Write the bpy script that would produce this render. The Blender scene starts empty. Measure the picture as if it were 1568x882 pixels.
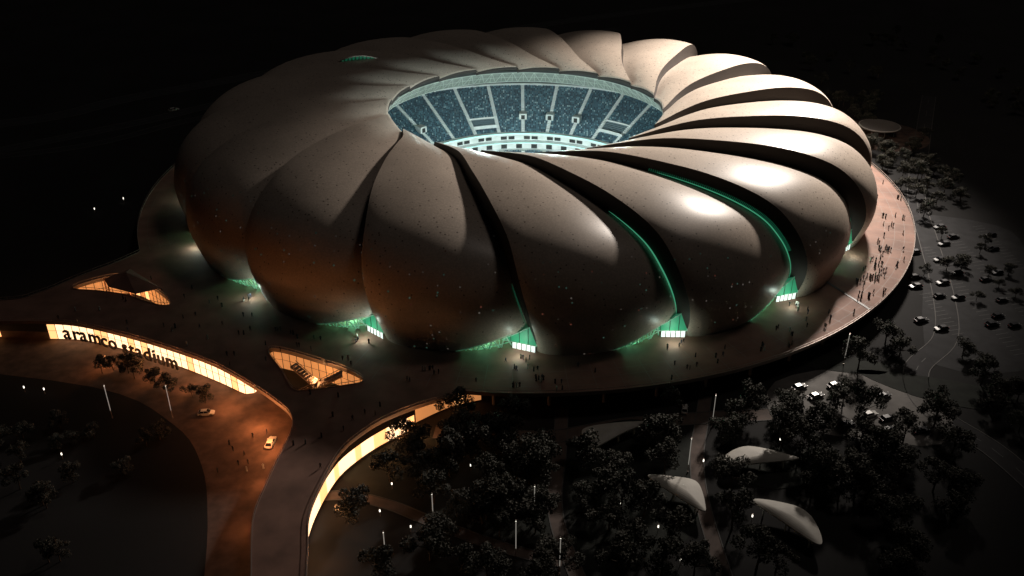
import bpy, bmesh, math, random
from math import *
from mathutils import Vector, Matrix
random.seed(7)
C=bpy.context.collection
sc=bpy.context.scene
sc.view_settings.view_transform='Standard'; sc.view_settings.look='None'; sc.view_settings.exposure=0

# ---------------- materials ----------------
def mat(name,col,rough=.6,metal=0,em=None,es=0,noise=0,nscale=1.0,bump=0,spec=.5):
    m=bpy.data.materials.new(name);m.use_nodes=True;nt=m.node_tree;b=nt.nodes['Principled BSDF']
    b.inputs['Base Color'].default_value=(*col,1);b.inputs['Roughness'].default_value=rough;b.inputs['Metallic'].default_value=metal
    b.inputs['Specular IOR Level'].default_value=spec
    if em: b.inputs['Emission Color'].default_value=(*em,1);b.inputs['Emission Strength'].default_value=es
    if noise:
        tc=nt.nodes.new('ShaderNodeTexCoord');n=nt.nodes.new('ShaderNodeTexNoise');n.inputs['Scale'].default_value=nscale;n.inputs['Detail'].default_value=6
        r=nt.nodes.new('ShaderNodeValToRGB');r.color_ramp.elements[0].position=.3;r.color_ramp.elements[1].position=.7
        r.color_ramp.elements[0].color=(*[c*(1-noise) for c in col],1);r.color_ramp.elements[1].color=(*[min(1,c*(1+noise)) for c in col],1)
        nt.links.new(tc.outputs['Object'],n.inputs['Vector']);nt.links.new(n.outputs['Fac'],r.inputs['Fac']);nt.links.new(r.outputs['Color'],b.inputs['Base Color'])
        if bump:
            bp=nt.nodes.new('ShaderNodeBump');bp.inputs['Strength'].default_value=bump;nt.links.new(n.outputs['Fac'],bp.inputs['Height']);nt.links.new(bp.outputs['Normal'],b.inputs['Normal'])
    return m
def petal_mat():
    m=mat('petal_cladding',(.54,.455,.38),.40,noise=.10,nscale=.05,spec=.5)
    nt=m.node_tree;b=nt.nodes['Principled BSDF'];N=nt.nodes.new;Lk=nt.links.new
    tc=N('ShaderNodeTexCoord');v=N('ShaderNodeTexVoronoi');v.inputs['Scale'].default_value=.44
    Lk(tc.outputs['Object'],v.inputs['Vector'])
    lt=N('ShaderNodeMath');lt.operation='LESS_THAN';lt.inputs[1].default_value=.14;Lk(v.outputs['Distance'],lt.inputs[0])
    old=b.inputs['Base Color'].links[0].from_socket
    n2=N('ShaderNodeTexNoise');n2.inputs['Scale'].default_value=1.6;n2.inputs['Detail'].default_value=5;Lk(tc.outputs['Object'],n2.inputs['Vector'])
    mr=N('ShaderNodeMapRange');mr.inputs[1].default_value=.3;mr.inputs[2].default_value=.7;mr.inputs[3].default_value=.80;mr.inputs[4].default_value=1.12;Lk(n2.outputs['Fac'],mr.inputs[0])
    vm=N('ShaderNodeVectorMath');vm.operation='SCALE';Lk(old,vm.inputs[0]);Lk(mr.outputs[0],vm.inputs['Scale'])
    mx=N('ShaderNodeMix');mx.data_type='RGBA';mx.inputs[7].default_value=(.14,.11,.09,1)
    Lk(lt.outputs[0],mx.inputs[0]);Lk(vm.outputs[0],mx.inputs[6]);Lk(mx.outputs[2],b.inputs['Base Color'])
    sp=N('ShaderNodeSeparateColor');Lk(v.outputs['Color'],sp.inputs[0])
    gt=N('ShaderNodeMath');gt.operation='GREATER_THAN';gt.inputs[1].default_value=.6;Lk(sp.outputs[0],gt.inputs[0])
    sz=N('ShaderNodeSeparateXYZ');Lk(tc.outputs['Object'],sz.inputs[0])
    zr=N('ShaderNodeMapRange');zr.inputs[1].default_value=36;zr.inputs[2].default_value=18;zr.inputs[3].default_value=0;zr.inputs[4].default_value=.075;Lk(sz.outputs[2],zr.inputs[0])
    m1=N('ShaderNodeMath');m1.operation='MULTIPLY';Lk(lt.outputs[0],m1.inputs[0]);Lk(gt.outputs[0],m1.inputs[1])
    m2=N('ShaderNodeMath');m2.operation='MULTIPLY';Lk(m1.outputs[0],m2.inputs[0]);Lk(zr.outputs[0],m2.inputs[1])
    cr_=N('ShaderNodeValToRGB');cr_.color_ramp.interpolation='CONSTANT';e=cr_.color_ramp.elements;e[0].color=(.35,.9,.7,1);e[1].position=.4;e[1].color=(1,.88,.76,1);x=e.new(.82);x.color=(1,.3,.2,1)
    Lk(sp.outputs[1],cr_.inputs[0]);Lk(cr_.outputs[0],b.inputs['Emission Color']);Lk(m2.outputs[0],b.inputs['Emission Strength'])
    return m
M={}
M['petal']=petal_mat()
M['fascia']=mat('fascia_painted_shade',(.035,.028,.024),.6,spec=.3)  # near-black base paints in the shade on the raised petal edges
M['truss']=mat('white_steel',(.6,.65,.6),.5)
M['trussg']=mat('green_glow_steel',(.5,.65,.55),.5,em=(.22,.80,.46),es=.11)  # weak emission painted in as green light falling on the steel
M['drum']=mat('drum_wall',(.10,.20,.14),.6,noise=.3,nscale=.5)
M['green']=mat('green_led',(.02,.2,.1),.5,em=(.12,.70,.38),es=.40)
M['green_dim']=mat('green_glass',(.02,.2,.1),.5,em=(.06,.66,.34),es=.10)
M['green_panel']=mat('green_lit_panel',(.05,.4,.2),.5,em=(.10,.72,.40),es=.16)
M['door']=mat('lit_doorway',(.8,.8,.8),.5,em=(.86,1,.90),es=.95)
M['frame']=mat('dark_frame',(.03,.03,.03),.5)
M['ring']=mat('ring_beam_steel',(.28,.31,.28),.5,noise=.15,nscale=.6)
M['ringw']=mat('ring_beam_struts',(.60,.64,.60),.5)
M['conc']=mat('white_concrete',(.80,.81,.79),.7,noise=.1,nscale=.3)
M['tread']=mat('stand_tread',(.15,.20,.22),.8)
SEAT=[mat('seat_navy',(.025,.065,.10),.5),mat('seat_blue',(.06,.15,.20),.5),mat('seat_teal',(.14,.28,.34),.5),mat('seat_pale',(.42,.55,.58),.5)]
M['led']=mat('led_ribbon',(.5,.8,.8),.5,em=(.45,1,.80),es=.7)
M['ledw']=mat('led_strip_white',(.8,.8,.8),.5,em=(.75,1,.86),es=1.4)
M['pitch']=mat('pitch_grass',(.04,.12,.03),.9,noise=.2,nscale=.2)
M['pave']=mat('podium_paving',(.27,.145,.105),.75,noise=.28,nscale=.12)
M['edge']=mat('podium_edge',(.26,.20,.17),.6)
M['rail']=mat('railing_steel',(.38,.3,.26),.4,metal=.3)
M['ground']=mat('ground_earth',(.011,.0105,.0105),.95,noise=.4,nscale=.03)
M['asph']=mat('asphalt',(.026,.026,.028),.9,noise=.3,nscale=.2)
M['asphd']=mat('asphalt_dark',(.022,.021,.023),.9,noise=.3,nscale=.2)
M['path']=mat('paving_path',(.13,.095,.08),.85,noise=.25,nscale=.3)
M['plaza']=mat('plaza_paving',(.13,.080,.060),.85,noise=.4,nscale=.25)
M['grass']=mat('park_lawn',(.015,.018,.014),.95,noise=.4,nscale=.3)
M['kerb']=mat('kerb_stone',(.11,.105,.10),.8)
M['paint']=mat('road_paint',(.12,.12,.115),.7)
M['warm']=mat('warm_glazing',(.8,.5,.3),.4,em=(1,.48,.18),es=1.7)
M['warmw']=mat('warm_glazing_bright',(.8,.6,.4),.4,em=(1,.60,.33),es=2.2)
M['warmd']=mat('warm_glazing_dim',(.6,.4,.2),.4,em=(1,.38,.12),es=.5)
M['bark']=mat('bark',(.07,.05,.035),.9)
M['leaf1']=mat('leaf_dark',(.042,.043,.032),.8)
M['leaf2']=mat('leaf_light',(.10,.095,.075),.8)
M['sail']=mat('canopy_membrane',(.70,.67,.60),.6,noise=.10,nscale=.3)
M['glow']=mat('lamp_glow',(.9,.9,.8),.5,em=(1,.93,.78),es=2.3)
M['pole']=mat('lamp_pole',(.5,.5,.48),.4,em=(1,.92,.8),es=.20)
M['glass']=mat('car_glass',(.015,.016,.018),.1)
M['tyre']=mat('tyre_rubber',(.015,.015,.015),.9)
M['carw']=mat('car_paint_white',(.72,.70,.66),.3)
M['carg']=mat('car_paint_grey',(.09,.09,.095),.35,metal=.3)
M['card']=mat('car_paint_dark',(.025,.025,.03),.3)
M['head']=mat('car_headlight',(.6,.6,.55),.3,em=(1,.95,.85),es=.04)
M['tail']=mat('car_taillight',(.5,.02,.02),.3)
PM=[mat('cloth_dark',(.02,.02,.022),.8),mat('cloth_white',(.5,.48,.45),.8),mat('cloth_blue',(.05,.06,.1),.8)]
M['skin']=mat('skin',(.4,.25,.18),.6)
M['hair']=mat('hair',(.02,.015,.01),.7)

def mesh_obj(name,v,f,mats,mi=None,smooth=False,parent=None):
    m=bpy.data.meshes.new(name);m.from_pydata(v,[],f)
    for a in mats: m.materials.append(a)
    if mi: m.polygons.foreach_set('material_index',mi)
    if smooth: m.polygons.foreach_set('use_smooth',[True]*len(f))
    m.update()
    o=bpy.data.objects.new(name,m);C.objects.link(o)
    if parent:o.parent=parent
    return o
def empty(name,loc=(0,0,0)):
    e=bpy.data.objects.new(name,None);C.objects.link(e);e.location=loc;return e
class MB:
    def __init__(s): s.v=[];s.f=[];s.m=[]
    def quad(s,a,b,c,d,mi=0):
        n=len(s.v);s.v+=[tuple(a),tuple(b),tuple(c),tuple(d)];s.f.append((n,n+1,n+2,n+3));s.m.append(mi)
    def tri(s,a,b,c,mi=0):
        n=len(s.v);s.v+=[tuple(a),tuple(b),tuple(c)];s.f.append((n,n+1,n+2));s.m.append(mi)
    def box(s,c,d,rot=0,mi=0):
        n=len(s.v);cx,cy,cz=c;dx,dy,dz=[x/2 for x in d];co,si=cos(rot),sin(rot)
        for z in(-dz,dz):
            for x,y in((-dx,-dy),(dx,-dy),(dx,dy),(-dx,dy)):
                s.v.append((cx+x*co-y*si,cy+x*si+y*co,cz+z))
        for q in((0,3,2,1),(4,5,6,7),(0,1,5,4),(1,2,6,5),(2,3,7,6),(3,0,4,7)):
            s.f.append(tuple(n+i for i in q));s.m.append(mi)
    def beam(s,a,b,r,mi=0,r2=None,sides=5):
        a=Vector(a);b=Vector(b);d=b-a
        if d.length<1e-6:return
        d.normalize();u=d.orthogonal().normalized();w=d.cross(u);n=len(s.v);r2=r if r2 is None else r2
        for p,rr in((a,r),(b,r2)):
            for i in range(sides):
                t=2*pi*i/sides;s.v.append(tuple(p+(u*cos(t)+w*sin(t))*rr))
        for i in range(sides):
            j=(i+1)%sides;s.f.append((n+i,n+j,n+sides+j,n+sides+i));s.m.append(mi)
        s.f.append(tuple(n+i for i in reversed(range(sides))));s.m.append(mi)
        s.f.append(tuple(n+sides+i for i in range(sides)));s.m.append(mi)
    def obj(s,name,mats,parent=None,smooth=False): return mesh_obj(name,s.v,s.f,mats,s.m,smooth,parent)
def pol(r,deg,z): return (r*cos(radians(deg)),r*sin(radians(deg)),z)
def light(name,typ,loc,e,col,parent=None,aim=None,**k):
    l=bpy.data.lights.new(name,typ);l.energy=e;l.color=col
    for a,b in k.items(): setattr(l,a,b)
    o=bpy.data.objects.new(name,l);C.objects.link(o);o.location=loc
    if aim is not None: o.rotation_euler=(Vector(aim)-Vector(loc)).to_track_quat('-Z','Y').to_euler()
    if parent:o.parent=parent
    return o
def crpts(pts,n=6,closed=False):
    out=[];N=len(pts)
    rng=range(N) if closed else range(N-1)
    for i in rng:
        g=(lambda j:pts[j%N]) if closed else (lambda j:pts[min(max(j,0),N-1)])
        p0,p1,p2,p3=g(i-1),g(i),g(i+1),g(i+2)
        for k in range(n):
            f=k/n
            out.append(tuple(.5*(2*b+(-a+c)*f+(2*a-5*b+4*c-d)*f*f+(-a+3*b-3*c+d)*f**3) for a,b,c,d in zip(p0,p1,p2,p3)))
    if not closed: out.append(tuple(pts[-1]))
    return out
def resample(L,step):
    out=[L[0]];acc=0
    for a,b in zip(L[:-1],L[1:]):
        l=hypot(b[0]-a[0],b[1]-a[1]);p=step-acc
        while p<l:
            out.append((a[0]+(b[0]-a[0])*p/l,a[1]+(b[1]-a[1])*p/l));p+=step
        acc=l-(p-step)
    if hypot(out[-1][0]-L[-1][0],out[-1][1]-L[-1][1])>.3: out.append(L[-1])
    return out
def inpoly(x,y,P):
    c=False;j=len(P)-1
    for i in range(len(P)):
        if (P[i][1]>y)!=(P[j][1]>y) and x<(P[j][0]-P[i][0])*(y-P[i][1])/(P[j][1]-P[i][1])+P[i][0]: c=not c
        j=i
    return c
def slab(name,loops,ztop,th,mats,parent=None):
    cu=bpy.data.curves.new(name,'CURVE');cu.dimensions='2D';cu.fill_mode='BOTH';cu.extrude=th/2
    for L in loops:
        s=cu.splines.new('POLY');s.points.add(len(L)-1)
        for p,q in zip(s.points,L): p.co=(q[0],q[1],0,1)
        s.use_cyclic_u=True
    o=bpy.data.objects.new(name+'_tmp',cu);C.objects.link(o)
    bpy.context.view_layer.update()
    me=bpy.data.meshes.new_from_object(o.evaluated_get(bpy.context.evaluated_depsgraph_get()))
    bpy.data.objects.remove(o)
    me.materials.clear()
    for a in mats: me.materials.append(a)
    for p in me.polygons:
        p.use_smooth=False
        p.material_index=0 if abs(p.normal.z)>.5 or len(mats)==1 else 1
    me.name=name
    ob=bpy.data.objects.new(name,me);C.objects.link(ob);ob.location=(0,0,ztop-th/2)
    if parent:ob.parent=parent
    return ob
def sheet(name,L,z,m,parent=None):
    return slab(name,[L],z,.002,[m],parent)

# ---------------- stadium petals ----------------
stadium=empty('stadium')
PR=[(145,0,0),(148,8,.3),(149,16,1.2),(146,24.5,2.5),(138,31.5,4),(124,36.5,7),(105,39,11.5),(85,39.5,18),(72,38,26),(63,36,38)]
H=[8,8,8.5,8.5,8,6.8,5.4,4.0,2.8,1.7]
def cr(a,t):
    n=len(a)-1;x=min(max(t,0),1)*n;i=min(int(x),n-1);f=x-i
    p0=a[max(i-1,0)];p1=a[i];p2=a[i+1];p3=a[min(i+2,n)]
    return .5*((2*p1)+(-p0+p2)*f+(2*p0-5*p1+4*p2-p3)*f*f+(-p0+3*p1-3*p2+p3)*f**3)
R=[p[0] for p in PR];Z=[p[1] for p in PR];O=[p[2] for p in PR]
def surf(k,s,t,extra=0):
    r=cr(R,t);z=cr(Z,t);o=cr(O,t);h=cr(H,t)
    e=.01;dr=cr(R,t+e)-cr(R,t-e);dz=cr(Z,t+e)-cr(Z,t-e);l=hypot(dr,dz);nr,nz=dz/l,-dr/l
    ss=max(s,0);n=h*(1-ss)**1.15+.42*h*sin(pi*min(ss,1))
    if t<.6: n-= (1-min(1,t/.6))*3.0*exp(-ss/.06)
    if s<0:n=n+(n+1.2)*(s/.06)
    th=radians(-89+20*k+20*s-o)
    r2=r+nr*(n+extra);z2=z+nz*(n+extra)
    return (r2*cos(th),r2*sin(th),z2)
def zbot(s):
    return 8.5*((s-.28)/.72)**.85 if s>.28 else 0
SS=[-.06,-.03,0,0,.02,.045,.08,.12]+[.12+.88*i/18 for i in range(1,19)]
NT=44
for k in range(18):
    v=[];f=[];mi=[]
    for s in SS:
        zb=zbot(s)
        if s<0: zb=10+3*(s/.06)
        t0=zb/8/9
        for j in range(NT+1): v.append(surf(k,s,t0+(1-t0)*j/NT))
    for i in range(len(SS)-1):
        if i==2: continue
        for j in range(NT):
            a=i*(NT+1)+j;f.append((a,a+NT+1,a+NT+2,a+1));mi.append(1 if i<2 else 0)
    n0=len(v)
    for i in range(3,len(SS)):
        x,y,z=v[i*(NT+1)+NT];v.append((x,y,z-1.6))
    for i in range(3,len(SS)-1):
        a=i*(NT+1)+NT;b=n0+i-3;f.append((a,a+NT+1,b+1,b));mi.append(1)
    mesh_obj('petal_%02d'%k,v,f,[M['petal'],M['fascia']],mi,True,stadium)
SE={1:(.13,.56,.25,0),2:(.13,.68,.22,0),0:(.13,.32,.13,1),-1:(.12,.28,.18,1),3:(.1,.22,.2,1),-2:(.1,.22,.2,1)}
mb=MB()
for k in range(18):
    kk=k if k<9 else k-18
    a,b,r,mi=SE.get(kk,(.1,.2,.2,1))
    pts=[surf(k,-.052,a+(b-a)*i/50,1.5) for i in range(51)]
    for i in range(50):
        w1_=r*(.15+.85*sin(pi*(i+.01)/50)**.7);w2_=r*(.15+.85*max(0,sin(pi*(i+1)/50))**.7)
        mb.beam(pts[i],pts[i+1],w1_,mi,w2_)
for i in range(100):
    t=.28+(.42)*i/100
    mb.beam(surf(2,-.052,t,1.2),surf(2,-.034,t+.002,.2),.11,1)
for i in range(50):
    t=.22+(.28)*i/50
    mb.beam(surf(1,-.052,t,1.2),surf(1,-.044,t+.002,.3),.08,1)
mb.obj('seam_led_lines',[M['green'],M['green_dim']],stadium)
mb=MB()
for i in range(180):
    a=2*i;b=2*i+2
    mb.quad(pol(136,a,-.4),pol(136,b,-.4),pol(136,b,13),pol(136,a,13),0)
mb.obj('drum_wall',[M['drum']],stadium)
mb=MB()
for k in range(18):
    def q(s,z,ins=-.5): return surf(k,s,z/72,ins)
    ns=[.28+.56*i/7 for i in range(8)]
    for i in range(7):
        a,b=ns[i],ns[i+1];m_=(a+b)/2;zt=zbot(m_)+.4;za=zbot(a)+.3;zb_=zbot(b)+.3
        mb.beam(q(a,0),q(m_,zt),.24);mb.beam(q(m_,zt),q(b,0),.24)
        mb.beam(q(a,za,-.2),q(b,zb_,-.2),.30)
        mb.beam(q(a,za*.5,-.6),q(b,zb_*.5,-.6),.13)
        mb.beam(q(a,0,-.6),q(a,za,-.6),.13)
        mb.beam(q(a,.3,-.6),q(b,.3,-.6),.2)
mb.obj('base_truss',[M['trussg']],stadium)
mb=MB()
for k in range(18):
    b0=-89+20*k
    A=pol(152.0,b0-.15,11.5);B=pol(152.0,b0-.15,2.8);Cc=pol(148.0,b0-4.6,2.8);D=pol(141,b0-2.5,2.8)
    mb.tri(A,B,Cc,0);mb.tri(A,Cc,D,0)
    b2=pol(151.6,b0-.3,2.75);c2=pol(148.6,b0-3.3,2.75)
    mb.quad((b2[0],b2[1],.02),(c2[0],c2[1],.02),c2,b2,1)
    for i in range(6):
        f=i/5;x=b2[0]+(c2[0]-b2[0])*f;y=b2[1]+(c2[1]-b2[1])*f
        ox,oy=cos(radians(b0)),sin(radians(b0))
        mb.beam((x+ox*.15,y+oy*.15,0),(x+ox*.15,y+oy*.15,2.8),.14,2)
    for f in(.25,.5,.75):
        p=[B[i]+(Cc[i]-B[i])*f for i in range(3)];mb.beam((p[0]+ox*.1,p[1]+oy*.1,p[2]),(A[0]+(Cc[0]-A[0])*f+ox*.1,A[1]+(Cc[1]-A[1])*f+oy*.1,A[2]+(Cc[2]-A[2])*f),.11,2)
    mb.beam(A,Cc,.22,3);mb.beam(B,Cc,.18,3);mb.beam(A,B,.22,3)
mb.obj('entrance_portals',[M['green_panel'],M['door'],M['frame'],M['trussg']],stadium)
for k in range(18):
    b0=-89+20*k
    light('entrance_light','POINT',pol(154.5,b0-2.6,3.0),850,(.80,1,.86),stadium,shadow_soft_size=.6)
    light('truss_green_light','POINT',pol(143.5,b0+13.0,2.6),3300,(.22,1,.52),stadium,shadow_soft_size=.8)
mb=MB();n=16
for i in range(n):
    def ap(j,y): 
        f=j/n;return (-98+29*f,y+ (f-.5)*6,40.6+.9+4.2*sin(pi*f))
    a0,a1=ap(i,54),ap(i+1,54)
    mb.quad((a0[0],a0[1],39),(a1[0],a1[1],39),a1,a0,0)
    b0,b1=(a0[0]-3,a0[1]+22,39.5),(a1[0]-3,a1[1]+22,39.5)
    mb.quad(a0,a1,b1,b0,1)
    mb.beam((a0[0],a0[1]-.2,39),(a1[0],a1[1]-.2,a1[2]),.22,2);mb.beam((a0[0],a0[1]-.2,39),(a0[0],a0[1]-.2,a0[2]),.22,2);mb.beam((a0[0],a0[1]-.15,a0[2]),(a1[0],a1[1]-.15,a1[2]),.25,3)
mb.obj('arched_rooflight',[M['green_dim'],M['petal'],M['frame'],M['petal']],stadium)

# ---------------- ring beam, bowl ----------------
mb=MB()
N=144
for i in range(N):
    a=360*i/N;b=360*(i+1)/N
    mb.quad(pol(63.6,a,34.6),pol(63.6,b,34.6),pol(69.2,b,28.2),pol(69.2,a,28.2),0)
    mb.quad(pol(69.2,a,28.2),pol(69.2,b,28.2),pol(73,b,29),pol(73,a,29),0)
    def rp(f,d): return pol(63.2+5.6*f,d,34.5-6.4*f)
    if i%2==0:
        c=a+360/N;b2=a+720/N
        mb.beam(rp(0,a),rp(1,c),.13,1);mb.beam(rp(1,c),rp(0,b2),.13,1)
        mb.beam(rp(0,a),rp(1,a),.10,1)
    for f_ in(.02,.5,.98): mb.beam(rp(f_,a),rp(f_,b),.16 if f_!=.5 else .09,1,sides=4)
mb.obj('roof_ring_truss',[M['ring'],M['ringw']],stadium)
NA=32
def stand(name,r0,z0,nr,tr,rise,na=NA,wa=.9,skip=()):
    mb=MB();ms=MB()
    seg=na*6
    for i in range(nr):
        r=r0+i*tr;z=z0+i*rise
        for j in range(seg):
            a=360*j/seg;b=360*(j+1)/seg
            mb.quad(pol(r,a,z),pol(r,b,z),pol(r+tr,b,z),pol(r+tr,a,z),0)
            mb.quad(pol(r+tr,a,z),pol(r+tr,b,z),pol(r+tr,b,z+rise),pol(r+tr,a,z+rise),0)
        ns=int(2*pi*r/.85)
        for q in range(ns):
            d=360*q/ns
            x=(d/(360/na)+.5)%1-.5
            if abs(x)*(2*pi*r/na)<wa+.2: continue
            if random.random()<.03: continue
            if any(abs(d-dc)<dw and ra<r<rb for dc,dw,ra,rb in skip): continue
            blk=(int(d/(360/na))*7+i//9*3)%5
            wts=[5,6,3,1] if blk<3 else [7,5,2,.6]
            hw=.33/r*57.3;mi=random.choices([0,1,2,3],wts)[0]
            rr=r+tr*.72
            ms.quad(pol(rr,d-hw,z+.05),pol(rr,d+hw,z+.05),pol(rr+.12,d+hw,z+.85),pol(rr+.12,d-hw,z+.85),mi)
            ms.quad(pol(rr-.42,d-hw,z+.42),pol(rr-.42,d+hw,z+.42),pol(rr,d+hw,z+.42),pol(rr,d-hw,z+.42),mi)
    mb.obj(name+'_treads',[M['tread']],stadium);ms.obj(name+'_seats',SEAT,stadium)
    mw=MB()
    for j in range(na):
        d=360*j/na
        for i in range(nr):
            r=r0+i*tr+tr/2;z=z0+i*rise
            mw.box((*pol(r,d,0)[:2],z+.15),(tr,wa*2,rise+.3),radians(d),0)
    mw.obj(name+'_aisles',[M['conc']],stadium)
TERR=[(107,5.5,70,77),(50,6,72,80),(230,6,70,78),(287,6,70,78)]
stand('upper_tier',66.5,.8,30,1.1,.54,skip=TERR)
stand('lower_tier',42,-15,15,1.1,.56)
mb=MB();seg=96
for j in range(seg):
    a=360*j/seg;b=360*(j+1)/seg
    q=lambda r0,z0,r1,z1,mi:mb.quad(pol(r0,a,z0),pol(r0,b,z0),pol(r1,b,z1),pol(r1,a,z1),mi)
    q(58.5,-7.0,62.5,-7.0,0);q(62.5,-7.0,62.5,-3.6,0);q(62.5,-3.6,60.8,-3.4,0);q(60.8,-3.4,60.8,-3.0,1);q(60.8,-3.0,64,-2.6,0)
    q(64,-2.6,64,.6,0);q(64,.6,63.7,.6,1);q(63.7,.6,63.7,1.2,1);q(63.7,1.2,66.5,1.2,0);q(66.5,1.2,66.5,.8,0)
    q(99.5,17.0,99.5,18.0,0);q(99.5,18.0,101,18.0,0);q(101,18.0,101,-20,2)
    q(100.8,18.1,100.8,25,2);q(100.8,25,118,27,2)
    if j%2==0: mb.quad(pol(62.4,a+.5,-6.8),pol(62.4,b-.3,-6.8),pol(62.4,b-.3,-4.4),pol(62.4,a+.5,-4.4),2)
    if j%3: mb.quad(pol(63.9,a+.4,-2.2),pol(63.9,b-.4,-2.2),pol(63.9,b-.4,-.4),pol(63.9,a+.4,-.4),2)
    q(42,-15,42,-17,0)
    if 82<a<104 or j%9==2: q(100.6,18.8,100.6,20.2,3)
mb.obj('concourse_walls',[M['conc'],M['led'],M['frame'],M['ledw']],stadium)
mb=MB()
for j in range(NA):
    if j not in(4,9,10):
        d=360*j/NA
        if j%2==0 or j in(7,9):
            r=76.5;z=.8+(r-66.5)/1.1*.54
            mb.box((*pol(r,d,0)[:2],z+1.2),(4.5,4.2,3.2),radians(d),0)
            mb.box((*pol(r-2.3,d,0)[:2],z+1.0),(.2,2.0,2.3),radians(d),1)
for dc,dw,ra,rb in TERR:
    z0=.8+(ra-66.5)/1.1*.54;z1=.8+(rb-66.5)/1.1*.54
    for i in range(8):
        a=dc-dw+2*dw*i/8;b=a+dw/4
        mb.quad(pol(ra,a,z0+.9),pol(ra,b,z0+.9),pol(rb,b,z0+.9),pol(rb,a,z0+.9),0)
        mb.quad(pol(rb,a,z0+.9),pol(rb,b,z0+.9),pol(rb,b,z1+.7),pol(rb,a,z1+.7),0)
        mb.quad(pol(ra,a,z0-.5),pol(ra,b,z0-.5),pol(ra,b,z0+1.9),pol(ra,a,z0+1.9),0)
        if i%2: mb.quad(pol(rb-.1,a+.3,z0+1),pol(rb-.1,b-.3,z0+1),pol(rb-.1,b-.3,z0+3),pol(rb-.1,a+.3,z0+3),1)
    for a in(dc-dw,dc+dw):
        mb.tri(pol(ra,a,z0),pol(rb,a,z0),pol(rb,a,z1+.7),0)
mb.obj('vomitories',[M['conc'],M['frame']],stadium)
vs=[pol(42.2,360*i/64,-16.5) for i in range(64)]
mesh_obj('pitch',vs,[tuple(range(64))],[M['pitch']],parent=stadium)
for i in range(12):
    a=30*i+15
    light('bowl_floodlight','SPOT',pol(71,a,26.5),105000,(.78,.97,.97),stadium,aim=pol(84,a+180,6),spot_size=radians(95),spot_blend=.6,shadow_soft_size=1.5)

# ---------------- podium ----------------
bR=[(-23,-176),(-31,-179),(-42,-186),(-49,-193),(-55,-203),(-58,-217),(-59,-229),(-57,-241),(-55,-254),(-53,-269),(-50,-340)]
bL=[(-66,-340),(-66,-269),(-68,-254),(-73,-232),(-73,-219),(-72,-206),(-71,-194),(-73,-186),(-80,-178),(-89,-170),(-103,-159),(-119,-150),(-138,-141),(-159,-133),(-174,-131),(-188,-131),(-235,-130),(-420,-128)]
tL=[(-420,-115),(-243,-116),(-195,-116),(-183,-110),(-174,-98),(-164,-86),(-158,-77)]
w2=crpts([(-88,-150.5),(-84,-149.5),(-72,-155),(-59,-162),(-53.5,-168),(-61,-171),(-70,-173),(-75,-172.5),(-81,-162)],4,True)
w1=crpts([(-172,-107),(-167,-101),(-159,-97),(-151,-99),(-141,-107),(-132,-117),(-133,-120),(-141,-117),(-150,-112),(-161,-109)],4,True)
ring=[(175*cos(radians(a)),175*sin(radians(a))) for a in [-97.5+ (205.6-(-97.5))*i/150 for i in range(151)]]
outline=ring+crpts(list(reversed(tL)),5)+crpts(list(reversed(bL)),6)+crpts(list(reversed(bR)),6)
hole=[(134*cos(2*pi*i/96),134*sin(2*pi*i/96)) for i in range(96)]
podium=empty('elevated_podium')
slab('podium_deck',[outline,hole,w1,w2],0,1.2,[M['pave'],M['edge']],podium)
mb=MB()
def railing(L,closed=True):
    n=len(L)
    for i in range(n if closed else n-1):
        a=L[i];b=L[(i+1)%n]
        mb.beam((a[0],a[1],1.1),(b[0],b[1],1.1),.09,0,sides=4)
        mb.beam((a[0],a[1],.12),(b[0],b[1],.12),.14,0,sides=4)
        d=hypot(b[0]-a[0],b[1]-a[1]);q=max(1,int(d/2.2))
        for j in range(q):
            f=j/q;x=a[0]+(b[0]-a[0])*f;y=a[1]+(b[1]-a[1])*f;mb.beam((x,y,0),(x,y,1.1),.05,0,sides=4)
railing(outline);railing(w1);railing(w2)
mb.obj('podium_railing',[M['rail']],podium)
mb=MB()
for i in range(60):
    a=-100+6*i
    if a<206: mb.beam(pol(170,a,-8),pol(170,a,-1.2),.55,0,sides=10)
for p in [(-64,-215),(-63,-235),(-61,-255),(-62,-275)]: mb.beam((*p,-8),(*p,-1.2),.6,0,sides=10)
for i in range(90):
    a=360*i/90;b=a+4
    mb.quad(pol(150,a,-8),pol(150,b,-8),pol(150,b,-1.2),pol(150,a,-1.2),1)
mb.obj('podium_columns',[M['edge'],M['frame']],podium)
mb=MB()
for i in range(0,120):
    a=-110+3*i
    if a>205: break
    mb.quad(pol(159,a-.03,.004),pol(174.6,a-.03,.004),pol(174.6,a+.03,.004),pol(159,a+.03,.004))
for r in(163,167,171):
    for i in range(157):
        a=-108+2*i;mb.quad(pol(r,a,.008),pol(r+.12,a,.008),pol(r+.12,a+2,.008),pol(r,a+2,.008))
mb.obj('paving_joints',[M['edge']],podium)
mb=MB();mb.box((*pol(163,-43.2,0)[:2],.06),(25,1.0,.12),radians(-66),0)
mb.obj('expansion_slot',[M['frame']],podium)

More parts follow.
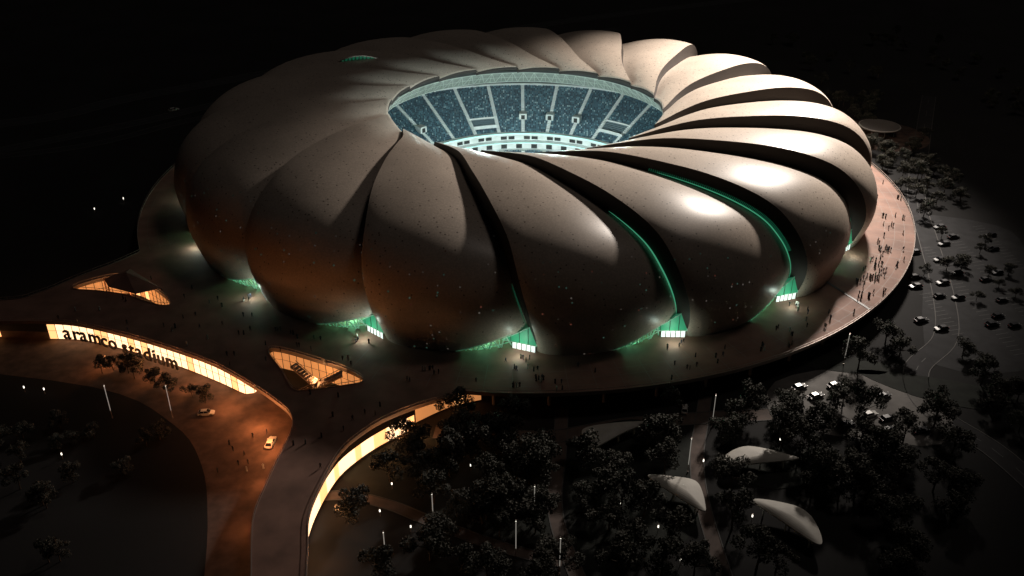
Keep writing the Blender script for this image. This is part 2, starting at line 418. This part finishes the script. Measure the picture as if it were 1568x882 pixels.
def facade(name,L,z0,z1,ms,closed=False,step=3.0):
    mb=MB()
    L=resample(list(L)+([L[0]] if closed else []),step)
    n=len(L)
    for i in range(n-1):
        a=Vector((*L[i],0));b=Vector((*L[i+1],0));d=(b-a);l=d.length
        if l<.01: continue
        mb.quad((a.x,a.y,z0),(b.x,b.y,z0),(b.x,b.y,z1),(a.x,a.y,z1),random.choice([0,0,0,1,2]) )
        nrm=Vector((d.y,-d.x,0)).normalized()*.12
        mb.beam((a.x+nrm.x,a.y+nrm.y,z0),(a.x+nrm.x,a.y+nrm.y,z1),.11,3,sides=4)
        zm=z0+(z1-z0)*.55
        mb.beam((a.x+nrm.x,a.y+nrm.y,zm),(b.x+nrm.x,b.y+nrm.y,zm),.06,3,sides=4)
        mb.beam((a.x+nrm.x,a.y+nrm.y,z1),(b.x+nrm.x,b.y+nrm.y,z1),.14,3,sides=4)
    return mb.obj(name,ms+[M['frame']],podium)
fL=[(-172,-130.6),(-163,-131.0),(-154,-133.2),(-138,-139.6),(-119,-148.8),(-103.5,-157.8),(-94,-164),(-91,-164.5),(-89.5,-162)]
facade('glazed_facade',crpts(fL,8),-7.6,-1.4,[M['warmw'],M['warmw'],M['warm']])
facade('glazed_facade_left',crpts([(-230,-128.5),(-205,-129),(-190,-129.5)],6),-7.4,-2.5,[M['warm'],M['warmw'],M['warm']])
fR=[(-36,-183.4),(-44,-190.2),(-50.3,-197.3),(-55.6,-206),(-58.7,-218),(-59.8,-230),(-58.6,-243),(-57,-256)]
facade('glazed_facade_right',crpts(fR,8),-7.0,-2.0,[M['warmw'],M['warmw'],M['warm']],step=2.5)
facade('glazed_wall_recess',crpts([(-16,-168),(-26,-172),(-36,-180)],5),-7.4,-1.6,[M['warmd'],M['warm'],M['warmd']])
def shrink(L,f):
    cx=sum(p[0] for p in L)/len(L);cy=sum(p[1] for p in L)/len(L);return [(cx+(p[0]-cx)*f,cy+(p[1]-cy)*f) for p in L]
facade('stair_well_glazing',shrink(w2,1.04),-8,-1.3,[M['warmd'],M['warm'],M['warmd']],closed=True)
facade('canopy_well_glazing',shrink(w1,1.04),-8,-1.3,[M['warmd'],M['warm'],M['warmd']],closed=True)
for x,y,e in [(-112,-160,1000),(-128,-153,1000),(-145,-147,1000),(-97,-171,1900),(-85,-181,3000),(-78,-192,2700),(-77,-207,1100),(-78,-225,500)]:
    light('added_spill_light','POINT',(x,y-1,-3),e,(1,.34,.11),podium,shadow_soft_size=.5)  # added points without fixtures, carrying the facade glow onto the ground
for x,y in [(-42,-193),(-52,-207),(-56,-222),(-56,-238),(-35,-186)]:
    light('added_spill_light','POINT',(x+3,y-1,-3),650,(1,.40,.15),podium,shadow_soft_size=.5)  # added points again, for warm spill along the right facade
light('well_light','POINT',(-70,-163,-2.5),1600,(1,.46,.18),podium,shadow_soft_size=.5)
light('well_light','POINT',(-152,-105,-2.5),1300,(1,.43,.16),podium,shadow_soft_size=.5)
def stair(name,a,b,w,n=16,z0=-8,z1=-.1):
    mb=MB();a=Vector(a);b=Vector(b);d=b-a;ang=atan2(d.y,d.x);L=d.length
    for i in range(n):
        p=a+d*((i+.5)/n);z=z0+(z1-z0)*(i+1)/n
        mb.box((p.x,p.y,z-.15),(L/n*1.05,w,.3),ang,0)
    nx,ny=-sin(ang)*w/2,cos(ang)*w/2
    for s in(-1,1):
        mb.beam((a.x+s*nx,a.y+s*ny,z0+.9),(b.x+s*nx,b.y+s*ny,z1+.9),.12,0)
        mb.beam((a.x+s*nx,a.y+s*ny,z0),(b.x+s*nx,b.y+s*ny,z1-.2),.3,0)
    mb.obj(name,[M['edge']],podium)
stair('stair_flight',(-77,-166),(-61,-163.5),3.2)
stair('stair_flight_b',(-62,-169.5),(-78,-158.5),2.4)
mb=MB()
a=(-163,-100,.3);b=(-153,-98,3.6);c=(-138,-108,.6);d=(-146,-113,.9);e=(-158,-108,1.2)
pk=(-152,-104,5.2)
for x,y in((a,b),(b,c),(c,d),(d,e),(e,a)): mb.tri(x,y,pk)
for q in(a,c,e,d): mb.beam((q[0],q[1],-8),q,.3)
mb.beam(pk,(pk[0],pk[1],-8),.35)
mb.obj('folded_canopy',[M['pave']],podium)

# sign letters
sign=empty('stadium_sign')
SP=crpts([(-166,-132.8),(-154,-136.0),(-138,-143.4),(-119,-152.6),(-108,-159)],12)
def along(L,dist):
    for a,b in zip(L[:-1],L[1:]):
        l=hypot(b[0]-a[0],b[1]-a[1])
        if dist<=l or b is L[-1]: f=dist/l;return (a[0]+(b[0]-a[0])*f,a[1]+(b[1]-a[1])*f,atan2(b[1]-a[1],b[0]-a[0]))
        dist-=l
dist=1.0
for ch,wd in zip("aramco stadium",[3.9,2.9,3.9,5.9,3.6,4.2,2.4,3.5,2.9,3.9,4.2,2.0,4.0,5.8]):
    if ch!=' ':
        x,y,an=along(SP,dist)
        cu=bpy.data.curves.new('letter','FONT');cu.body=ch;cu.size=7.4;cu.extrude=.25;cu.offset=.07
        o=bpy.data.objects.new('letter_'+ch,cu);C.objects.link(o);o.location=(x,y-1.0,-5.2);o.rotation_euler=(pi/2,0,an);o.parent=sign
        cu.materials.append(M['frame'])
    dist+=wd*.97

# ---------------- ground ----------------
v=[];f=[];rr=[103,150,200,260,340,450,600,900,1400,2200,3500];ns=96
for r in rr:
    for i in range(ns): v.append((r*cos(2*pi*i/ns),r*sin(2*pi*i/ns),-8))
for j in range(len(rr)-1):
    for i in range(ns):
        f.append((j*ns+i,j*ns+(i+1)%ns,(j+1)*ns+(i+1)%ns,(j+1)*ns+i))
mesh_obj('ground',v,f,[M['ground']])
sheet('front_plaza',crpts([(-230,-126),(-150,-128),(-95,-150),(-71,-180),(-68,-215),(-66,-262),(-78,-262),(-88,-225),(-97,-200),(-112,-180),(-145,-160),(-230,-142)],5,True),-7.99,M['plaza'])
def strip(L,w):
    L=crpts(L,8);l=[];r=[]
    for i,p in enumerate(L):
        a=L[max(i-1,0)];b=L[min(i+1,len(L)-1)];dx,dy=b[0]-a[0],b[1]-a[1];h=hypot(dx,dy);nx,ny=-dy/h*w/2,dx/h*w/2
        l.append((p[0]+nx,p[1]+ny));r.append((p[0]-nx,p[1]-ny))
    return l+r[::-1]
def road(name,L,w,m,z=-7.984,kerb=True,dash=False):
    e=empty(name)
    S=strip(L,w);n=len(S)//2
    sheet('surface',S,z,m,e)
    mb=MB()
    if kerb:
        for side in(S[:n],S[n:]):
            for a,b in zip(side[:-1],side[1:]):
                d=hypot(b[0]-a[0],b[1]-a[1]);mb.box(((a[0]+b[0])/2,(a[1]+b[1])/2,-7.93),(d*1.02,.3,.14),atan2(b[1]-a[1],b[0]-a[0]))
    if mb.v: mb.obj('kerbs',[M['kerb']],e)
    if dash:
        mb=MB();Lc=crpts(L,8)
        for i in range(0,len(Lc)-1,2):
            a,b=Lc[i],Lc[i+1];an=atan2(b[1]-a[1],b[0]-a[0]);nx,ny=-sin(an)*.08,cos(an)*.08
            mb.quad((a[0]+nx,a[1]+ny,z+.006),(a[0]-nx,a[1]-ny,z+.006),(b[0]-nx,b[1]-ny,z+.006),(b[0]+nx,b[1]+ny,z+.006))
        mb.obj('markings',[M['paint']],e)
road('park_path',[(61,-151),(54,-177),(49,-196),(47,-216),(48,-250)],4,M['path'])
road('park_path',[(-60,-213),(-51,-213),(-39,-217),(-28,-223),(-10,-232),(7,-238)],3.6,M['path'],-7.976)
road('park_path',[(10,-172),(8,-196),(6,-213),(7,-228),(13,-252)],4,M['path'],-7.970)
road('park_path',[(-30,-184),(-10,-186),(8,-186),(30,-180),(54,-177),(76,-175)],6,M['path'],-7.964)
road('road',[(-500,60),(-306,106),(-248,156),(-170,216),(-113,259),(-49,307),(60,380),(300,500)],14,M['asph'],dash=True)
road('road',[(-300,50),(-229,106),(-190,143),(-139,192),(-60,262),(80,340)],10,M['asph'],dash=True)
road('road',[(-420,20),(-260,60),(-200,110),(-140,160)],7,M['asphd'])
road('road',[(150,-240),(140,-196),(128,-172),(132,-150),(150,-130),(162,-100),(176,-50),(190,0),(220,70),(260,160)],8,M['asphd'],-7.958,dash=True)
lotA=[(179,-23),(213,-34),(214,-60),(190,-130),(166,-151),(140,-147),(146,-120),(158,-90),(172,-55)]
lotB=[(82,-157),(106,-149),(126,-155),(134,-172),(124,-190),(104,-188),(88,-184),(76,-175)]
M['lot']=mat('car_park_concrete',(.19,.18,.17),.9,noise=.35,nscale=.12)
for nm,L,mm in(('car_park',lotA,M['asph']),('car_park',lotB,M['lot'])):
    e=empty(nm);sheet('surface',crpts(L,3,True),-7.950,mm,e)
    mb=MB()
    x0,x1=min(p[0] for p in L),max(p[0] for p in L);y0,y1=min(p[1] for p in L),max(p[1] for p in L)
    y=y0
    while y<y1:
        x=x0
        while x<x1:
            if inpoly(x,y,L) and inpoly(x+4,y,L): mb.box((x,y,-7.945),(5,.12,.012),.25)
            x+=16
        y+=2.7
    mb.obj('bay_markings',[M['paint']],e)
sheet('lawn',crpts([(-56,-196),(-20,-182),(4,-188),(4,-228),(-10,-229),(-30,-219),(-50,-210)],5,True),-7.994,M['grass'])
sheet('lawn',crpts([(12,-190),(46,-182),(44,-225),(14,-240)],5,True),-7.9935,M['grass'])
for L in ([(20,-182),(34,-178),(40,-188),(28,-200),(14,-196)],[(58,-196),(78,-192),(84,-204),(66,-210)],[(100,-140),(122,-146),(118,-153),(96,-148)],[(112,-150),(150,-160),(160,-175),(130,-168)]):
    slab('planting_island',[crpts(L,5,True)],-7.86,.14,[M['grass'],M['kerb']])
mb=MB();n=48
cx,cy=203,90
for i in range(n):
    a,b=2*pi*i/n,2*pi*(i+1)/n
    P=lambda r,t,z:(cx+r*cos(t),cy+r*sin(t),z)
    mb.quad(P(11.5,a,-4),P(11.5,b,-4),P(11.5,b,-3.4),P(11.5,a,-3.4),0)
    mb.quad(P(11.5,a,-3.4),P(11.5,b,-3.4),P(10.8,b,-3.2),P(10.8,a,-3.2),1)
    mb.quad(P(10.8,a,-3.2),P(10.8,b,-3.2),P(.1,b,-3.6),P(.1,a,-3.6),0)
    if i%6==0: mb.beam(P(9,a,-8),P(9,a,-3.6),.25,0)
mb.obj('round_pavilion',[mat('pavilion_roof',(.24,.22,.20),.6),mat('pavilion_rim',(.7,.66,.6),.6)])
cpl=empty('circular_plaza');sheet('paving',[(cx+26*cos(2*pi*i/48),cy-4+26*sin(2*pi*i/48)) for i in range(48)],-7.945,M['plaza'],cpl)

# ---------------- sail canopies ----------------
def canopy(pts,z=-4.2,bulge=1.0):
    L=crpts(pts,8,True);n=len(L);cx=sum(p[0] for p in L)/n;cy=sum(p[1] for p in L)/n
    v=[];f=[];RN=6
    for j in range(RN):
        s=1-j/RN
        for p in L: v.append((cx+(p[0]-cx)*s,cy+(p[1]-cy)*s,z+bulge*(1-s*s)))
    for j in range(RN-1):
        for i in range(n): f.append((j*n+i,j*n+(i+1)%n,(j+1)*n+(i+1)%n,(j+1)*n+i))
    f.append(tuple((RN-1)*n+i for i in range(n)))
    m0=len(v)
    for p in L: v.append((p[0],p[1],z-.45))
    for i in range(n): f.append((m0+i,m0+(i+1)%n,(i+1)%n,i))
    f.append(tuple(m0+i for i in range(n)))
    e=empty('shade_canopy')
    mesh_obj('roof_shell',v,f,[M['sail']],None,False,e)
    mb=MB()
    for p in pts: mb.beam((cx+(p[0]-cx)*.72,cy+(p[1]-cy)*.72,-8),(cx+(p[0]-cx)*.72,cy+(p[1]-cy)*.72,z-.4),.22)
    mb.obj('columns',[M['truss']],e)
canopy([(15.5,-187.5),(24,-184.5),(34.5,-183.5),(34,-185),(27,-189.5),(18.5,-196),(16.5,-194.5)])
canopy([(56,-200),(64,-195.5),(76,-200),(76,-201.5),(66,-203),(57,-204)])
canopy([(32.5,-208.5),(40,-209),(46,-211.5),(46.5,-221),(45,-222.5),(38,-215.5)])
canopy([(60,-218.5),(70,-220.5),(74,-225),(74.5,-233),(72.5,-235),(66,-227)])

# ---------------- trees ----------------
def make_tree(seed):
    rnd=random.Random(seed);mb=MB()
    Hh=rnd.uniform(8.5,11)
    mb.beam((0,0,0),(rnd.uniform(-.3,.3),rnd.uniform(-.3,.3),Hh*.45),.28,0,.16,7)
    cl=[]
    for i in range(rnd.randint(10,13)):
        a=rnd.uniform(0,2*pi);rr=rnd.uniform(1.2,4.4);z=Hh*rnd.uniform(.42,.92);rr*=(1.15-abs(z/Hh-.6)*1.3)
        c=(rr*cos(a),rr*sin(a),z);cl.append((c,rnd.uniform(1.2,2.0)))
        mb.beam((0,0,Hh*rnd.uniform(.28,.45)),c,.11,0,.03,4)
    cl.append(((0,0,Hh*.85),1.9))
    for (c,r) in cl:
        tone=rnd.random()
        for j in range(150):
            d=Vector((rnd.gauss(0,1),rnd.gauss(0,1),rnd.gauss(0,.8)));d.normalize();d*=r*rnd.uniform(.6,1.06)
            p=Vector(c)+d;s=rnd.uniform(.20,.40)
            u=Vector((rnd.gauss(0,1),rnd.gauss(0,1),rnd.gauss(0,.5))).normalized();w=u.cross(d.normalized()+Vector((rnd.gauss(0,.4),rnd.gauss(0,.4),rnd.gauss(0,.4)))).normalized()
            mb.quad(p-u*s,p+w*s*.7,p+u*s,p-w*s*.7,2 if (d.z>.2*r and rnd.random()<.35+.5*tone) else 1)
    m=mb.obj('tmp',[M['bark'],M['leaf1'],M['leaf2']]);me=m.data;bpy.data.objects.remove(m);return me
TM=[make_tree(i) for i in range(6)]
tp=[(-23,-177),(-20,-185),(-25,-190),(-33,-191),(-36,-196),(-41,-204),(-46,-214),(-48,-220),(-33,-202),(-29,-208),(-24,-202),(-12,-205),(-9,-193),(-5,-180),(3,-196),(-1,-205),(4,-213),(0,-221),(-7,-218),(-14,-221),(-21,-218),(2,-218),
(14,-216),(19,-210),(24,-202),(28,-196),(35,-187),(43,-173),(38,-202),(24,-216),(30,-218),(20,-223),(59,-166),(65,-177),(62,-184),(58,-187),(68,-173),(79,-180),(80,-173),(85,-184),(96,-172),(100,-168),(102,-177),(70,-190),(79,-193),(53,-223),(61,-238),
(104,-196),(98,-202),(107,-202),(113,-208),(90,-210),(81,-208),(127,-131),(128,-122),(129,-139),(131,-112),(112,-147),(151,-139),(155,-147),(172,-75),(178,-75),(197,8),(199,25),(199,43),(184,8),(192,53),(192,70),(183,-23),(195,-8),(199,122),(199,143),(225,83),(-145,-149),(-136,-149),(-125,-155),(-110,-163),(-119,-161),(-105,-166),(-142,-147),(-133,-152)]
rnd=random.Random(3)
for i in range(16): tp.append((rnd.uniform(-38,2),rnd.uniform(-222,-184)))
for i in range(12): tp.append((rnd.uniform(-46,8),rnd.uniform(-248,-224)))
for i in range(12): tp.append((rnd.uniform(12,44),rnd.uniform(-242,-186)))
for i in range(30): tp.append((rnd.uniform(55,120),rnd.uniform(-240,-186)))
for i in range(34): tp.append((rnd.uniform(181,215),rnd.uniform(-10,150)))
for i in range(26): tp.append((rnd.uniform(-170,-112),rnd.uniform(-235,-176)))
for i in range(14): tp.append((rnd.uniform(120,190),rnd.uniform(-200,-150)))
for i in range(30): tp.append((rnd.uniform(190,330),rnd.uniform(120,330)))
paths=[[(61,-151),(54,-177),(49,-196),(47,-216),(48,-250)],[(-60,-213),(-51,-213),(-39,-217),(-28,-223),(-10,-232)],[(10,-172),(8,-196),(6,-213),(7,-228)]]
sails=[(24,-191),(66,-203),(41,-218),(69,-229)]
for (x,y) in tp:
    y-=3
    if any(hypot(x-a,(y-b)*.8)<10.5 for a,b in sails) or hypot(x-203,y-84)<17: continue
    if inpoly(x,y,outline) or hypot(x,y)<180 and x>-40: continue
    if any(hypot(x-c,y-d)<3.2 for P_ in paths for c,d in crpts(P_,6)): continue
    o=bpy.data.objects.new('tree',rnd.choice(TM));C.objects.link(o);s=rnd.uniform(.85,1.2)*(.62 if x<-95 else (.8 if x>150 else 1.0))
    o.location=(x,y,-8);o.scale=(s,s,s*rnd.uniform(.9,1.15));o.rotation_euler=(0,0,rnd.uniform(0,6.28))

# ---------------- cars ----------------
def make_car(paint,seed):
    mb=MB()
    sec=[(-2.25,.35,.62,.80),(-2.1,.25,.85,.86),(-1.2,.22,.92,.9),(0,.2,.92,.9),(1.1,.22,.88,.9),(2.0,.28,.75,.84),(2.3,.38,.6,.74)]
    for a,b in zip(sec[:-1],sec[1:]):
        for s in(-1,1):
            mb.quad((a[0],s*a[3],a[1]),(b[0],s*b[3],b[1]),(b[0],s*b[3]*.98,b[2]),(a[0],s*a[3]*.98,a[2]),0)
        mb.quad((a[0],-a[3]*.98,a[2]),(b[0],-b[3]*.98,b[2]),(b[0],b[3]*.98,b[2]),(a[0],a[3]*.98,a[2]),0)
        mb.quad((a[0],-a[3],a[1]),(b[0],-b[3],b[1]),(b[0],b[3],b[1]),(a[0],a[3],a[1]),3)
    for q in(sec[0],sec[-1]): mb.quad((q[0],-q[3],q[1]),(q[0],q[3],q[1]),(q[0],q[3]*.98,q[2]),(q[0],-q[3]*.98,q[2]),0)
    zb,zt=.9,1.42
    bx=(-1.95,1.15);txp=(-1.35,.35)
    lo=[(bx[0],-.82,zb),(bx[1],-.82,zb-.02),(bx[1],.82,zb-.02),(bx[0],.82,zb)]
    hi=[(txp[0],-.64,zt),(txp[1],-.64,zt),(txp[1],.64,zt),(txp[0],.64,zt)]
    mb.quad(*hi,0)
    for i in range(4): j=(i+1)%4;mb.quad(lo[i],lo[j],hi[j],hi[i],2)
    for i in range(4): mb.beam(lo[i],hi[i],.05,0,sides=4)
    for s in(-1,1): mb.beam((-.45,s*.83,zb),(-.45,s*.65,zt),.05,0,sides=4)
    for x in(-1.4,1.42):
        for s in(-1,1): mb.beam((x,s*.70,.33),(x,s*.93,.33),.34,3,sides=14);mb.beam((x,s*.93,.33),(x,s*.945,.33),.2,6,sides=10)
    for s in(-1,1):
        mb.box((2.24,s*.58,.62),(.12,.3,.13),0,4);mb.box((-2.24,s*.6,.7),(.08,.3,.13),0,5);mb.box((.8,s*.98,.95),(.16,.2,.12),0,0)
    o=mb.obj('tmp',[paint,paint,M['glass'],M['tyre'],M['head'],M['tail'],M['rail']]);me=o.data;bpy.data.objects.remove(o);return me
CM=[make_car(M['carw'],1),make_car(M['carg'],2),make_car(M['card'],3)]
placed=[]
def car(x,y,a,mi,z=-7.93,s=1.1,name='parked_car'):
    if any(hypot(x-p,(y-q))<4.2 for p,q in placed): return
    placed.append((x,y))
    o=bpy.data.objects.new(name,CM[mi]);C.objects.link(o);o.location=(x,y,z);o.rotation_euler=(0,0,a);o.scale=(s,s,s)
car(-79,-190,1.5,0,-7.985,1.25,'car');car(-103,-175,.1,0,-7.985,1.15);car(49,-173,1.4,0,-7.95,1.1,'car')
for x,y in [(93,-166),(95,-169.5),(107,-176),(112,-178),(110,-184),(120,-184),(85,-179),(89,-161),(101,-160),(115,-166),(98,-181)]: car(x,y,.4+rnd.uniform(-.1,.1),rnd.choice([0,2,1,2,2]),s=1.2)
for x,y in [(165,-62),(157,-84),(154,-92),(181,-54),(166,-89),(167,-101),(171,-121),(151,-124),(146,-118),(188,-47),(186,-37),(173,-69)]: car(x,y,.25+rnd.choice([0,pi]),rnd.choice([1,1,1,2]),s=1.2)
for i in range(20):
    x,y=rnd.uniform(150,210),rnd.uniform(-145,-30)
    if inpoly(x,y,lotA): car(x,y,.25+rnd.choice([0,pi]),rnd.choice([2,2,1]))
for i in range(14):
    x,y=rnd.uniform(160,200),rnd.uniform(-110,-45)
    if inpoly(x,y,lotA) and all(hypot(x-p,y-q)>3.5 for p,q in placed):
        o=bpy.data.objects.new('tree',rnd.choice(TM));C.objects.link(o);o.location=(x,y,-7.95);s=rnd.uniform(.45,.65);o.scale=(s,s,s)
for x,y in [(-181,160),(-212,130),(-167,200)]: car(x,y,.7,0,-7.95,1.4,'car')

# ---------------- lamps ----------------
def lampmesh():
    mb=MB();mb.beam((0,0,0),(0,0,.6),.2,2,sides=8);mb.beam((0,0,.6),(0,0,3),.10,2,.10,6);mb.beam((0,0,3),(0,0,12.5),.12,0,.12,6);mb.beam((0,0,12.5),(0,0,12.8),.2,2,sides=8);mb.beam((0,0,12.35),(0,0,12.5),.17,1,sides=8)
    o=mb.obj('tmp',[M['pole'],M['glow'],M['rail']]);me=o.data;bpy.data.objects.remove(o);return me
LM=lampmesh()
for x,y in [(-27,-226),(0,-223),(45,-203),(-5,-236),(-38,-240),(6,-242),(-113,-177),(-132,-177),(108,-147),(56,-182)]:
    o=bpy.data.objects.new('street_lamp',LM);C.objects.link(o);o.location=(x,y,-7.97);o.rotation_euler=(0,0,rnd.uniform(0,6))
mb=MB();mb.beam((0,0,0),(0,0,.75),.09,1,sides=8);mb.beam((0,0,.75),(0,0,1.15),.19,0,sides=10);mb.beam((0,0,1.15),(0,0,1.22),.22,1,sides=10)
o=mb.obj('tmp',[M['glow'],M['rail']]);BM=o.data;bpy.data.objects.remove(o)
dots=[(-159,-164),(-166,-163),(-139,-197),(-40,-210),(-33,-227),(-18,-202),(-13,-212),(-42,-221),(50,-200),(33,-227),(20,-212),(24,-218),(37,-239),(59,-223),(-200,-20),(-191,-8),(75,-190)]
for x,y in dots:
    o=bpy.data.objects.new('bollard_light',BM);C.objects.link(o);o.location=(x,y,-7.98);o.scale=(.95,.95,2.2)

# ---------------- people ----------------
def person(pose,cloth):
    st,ar,robe=pose
    V=[(0,0,.95),(0,0,1.2),(0,0,1.42),(0,0,1.55),(.02,0,1.66),
       (st*.5,.1,.5),(st,.1,.07),(st+.14,.1,.04),(-st*.4,-.1,.5),(-st,-.1,.07),(-st+.14,-.1,.04),
       (0,.2,1.4),(ar*.5,.26,1.12),(ar+.08,.24,.88),(0,-.2,1.4),(-ar*.5,-.26,1.12),(-ar+.1,-.24,.88)]
    E=[(0,1),(1,2),(2,3),(3,4),(0,5),(5,6),(6,7),(0,8),(8,9),(9,10),(2,11),(11,12),(12,13),(2,14),(14,15),(15,16)]
    rad=[.15,.14,.15,.06,.105,.085,.055,.045,.085,.055,.045,.065,.045,.035,.065,.045,.035]
    me=bpy.data.meshes.new('p');me.from_pydata(V,E,[]);o=bpy.data.objects.new('tmp',me);C.objects.link(o)
    mod=o.modifiers.new('s','SKIN');
    for i,sv in enumerate(me.skin_vertices[0].data): sv.radius=(rad[i],rad[i]);sv.use_root=(i==0)
    ms=o.modifiers.new('u','SUBSURF');ms.levels=1;ms.render_levels=1
    bpy.context.view_layer.update()
    m2=bpy.data.meshes.new_from_object(o.evaluated_get(bpy.context.evaluated_depsgraph_get()));bpy.data.objects.remove(o)
    bm=bmesh.new();bm.from_mesh(m2)
    if robe:
        n=10;rings=[]
        for z,r in((.12,.27),(.6,.22),(1.0,.19),(1.3,.2)):
            rings.append([bm.verts.new((r*cos(2*pi*i/n)*.8,r*sin(2*pi*i/n),z)) for i in range(n)])
        for a,b in zip(rings[:-1],rings[1:]):
            for i in range(n): bm.faces.new((a[i],a[(i+1)%n],b[(i+1)%n],b[i]))
    for fc in bm.faces:
        c=fc.calc_center_median();fc.material_index=0;fc.smooth=True
        if c.z>1.55: fc.material_index=1 if (c.z<1.7 and c.x>.02) else 2
        if abs(c.y)>.2 and c.z<.93: fc.material_index=1
    bm.to_mesh(m2);bm.free();m2.materials.clear()
    for a in(cloth,M['skin'],M['hair']): m2.materials.append(a)
    return m2
PMs=[person(p,c) for p,c in [((.22,.2,False),PM[0]),((.3,.25,False),PM[2]),((.04,.05,False),PM[0]),((.1,.1,True),PM[0]),((.1,.1,True),PM[0]),((.18,.15,False),PM[0]),((.1,.1,True),PM[1])]]
def put(x,y,z=0):
    o=bpy.data.objects.new('person',rnd.choice(PMs));C.objects.link(o);s=rnd.uniform(.98,1.1)*1.15
    o.location=(x,y,z);o.scale=(s,s,s);o.rotation_euler=(0,0,rnd.uniform(0,6.28))
def ringp(a0,a1,n,r0=160,r1=173.5):
    i=0
    while i<n:
        a=rnd.uniform(a0,a1);r=rnd.uniform(r0,r1);g=rnd.choice([1,1,2,3])
        for j in range(g):
            x,y,_=pol(r+rnd.uniform(-.8,.8),a+rnd.uniform(-.5,.5),0);put(x,y);i+=1
ringp(-50,-25,56);ringp(-25,12,34);ringp(-95,-50,52);ringp(-130,-95,26);ringp(-42,-30,12,159,168)
for k in(-2,-1,0,1,2):
    for i in range(5):
        x,y,_=pol(rnd.uniform(153.5,158),-89+20*k-2.5+rnd.uniform(-1.5,1.5),0);put(x,y)
n=0
while n<45:
    x,y=rnd.uniform(-175,-45),rnd.uniform(-255,-100)
    if inpoly(x,y,outline) and not inpoly(x,y,shrink(w1,1.15)) and not inpoly(x,y,shrink(w2,1.15)) and hypot(x,y)>160: put(x,y);n+=1
for i in range(10): put(rnd.uniform(-92,-76),rnd.uniform(-205,-183),-7.985)

# ---------------- light, world, camera ----------------
w=bpy.data.worlds.new('World');sc.world=w;w.use_nodes=True;nt=w.node_tree
sky=nt.nodes.new('ShaderNodeTexSky');sky.sky_type='NISHITA';sky.sun_disc=False;sky.sun_elevation=radians(36);sky.sun_rotation=radians(62)
nt.links.new(sky.outputs[0],nt.nodes['Background'].inputs[0]);nt.nodes['Background'].inputs[1].default_value=.0003
light('moonlight','SUN',(100,60,200),.10,(1,.86,.76),aim=(0,0,0),angle=radians(10))
light('added_key_spot','SPOT',(215,150,205),1.05e7,(1,.89,.79),aim=(100,12,20),spot_size=radians(56),spot_blend=1.0,shadow_soft_size=14)  # added spot without a visible fixture; its falloff is shaped to dim the left
cam=bpy.data.cameras.new('camera');co=bpy.data.objects.new('camera',cam);C.objects.link(co)
cam.lens=36*1400/1568;cam.clip_end=6000;cam.clip_start=1
co.location=(-6,-409.3,167.7);co.rotation_euler=(radians(61),0,0);sc.camera=co
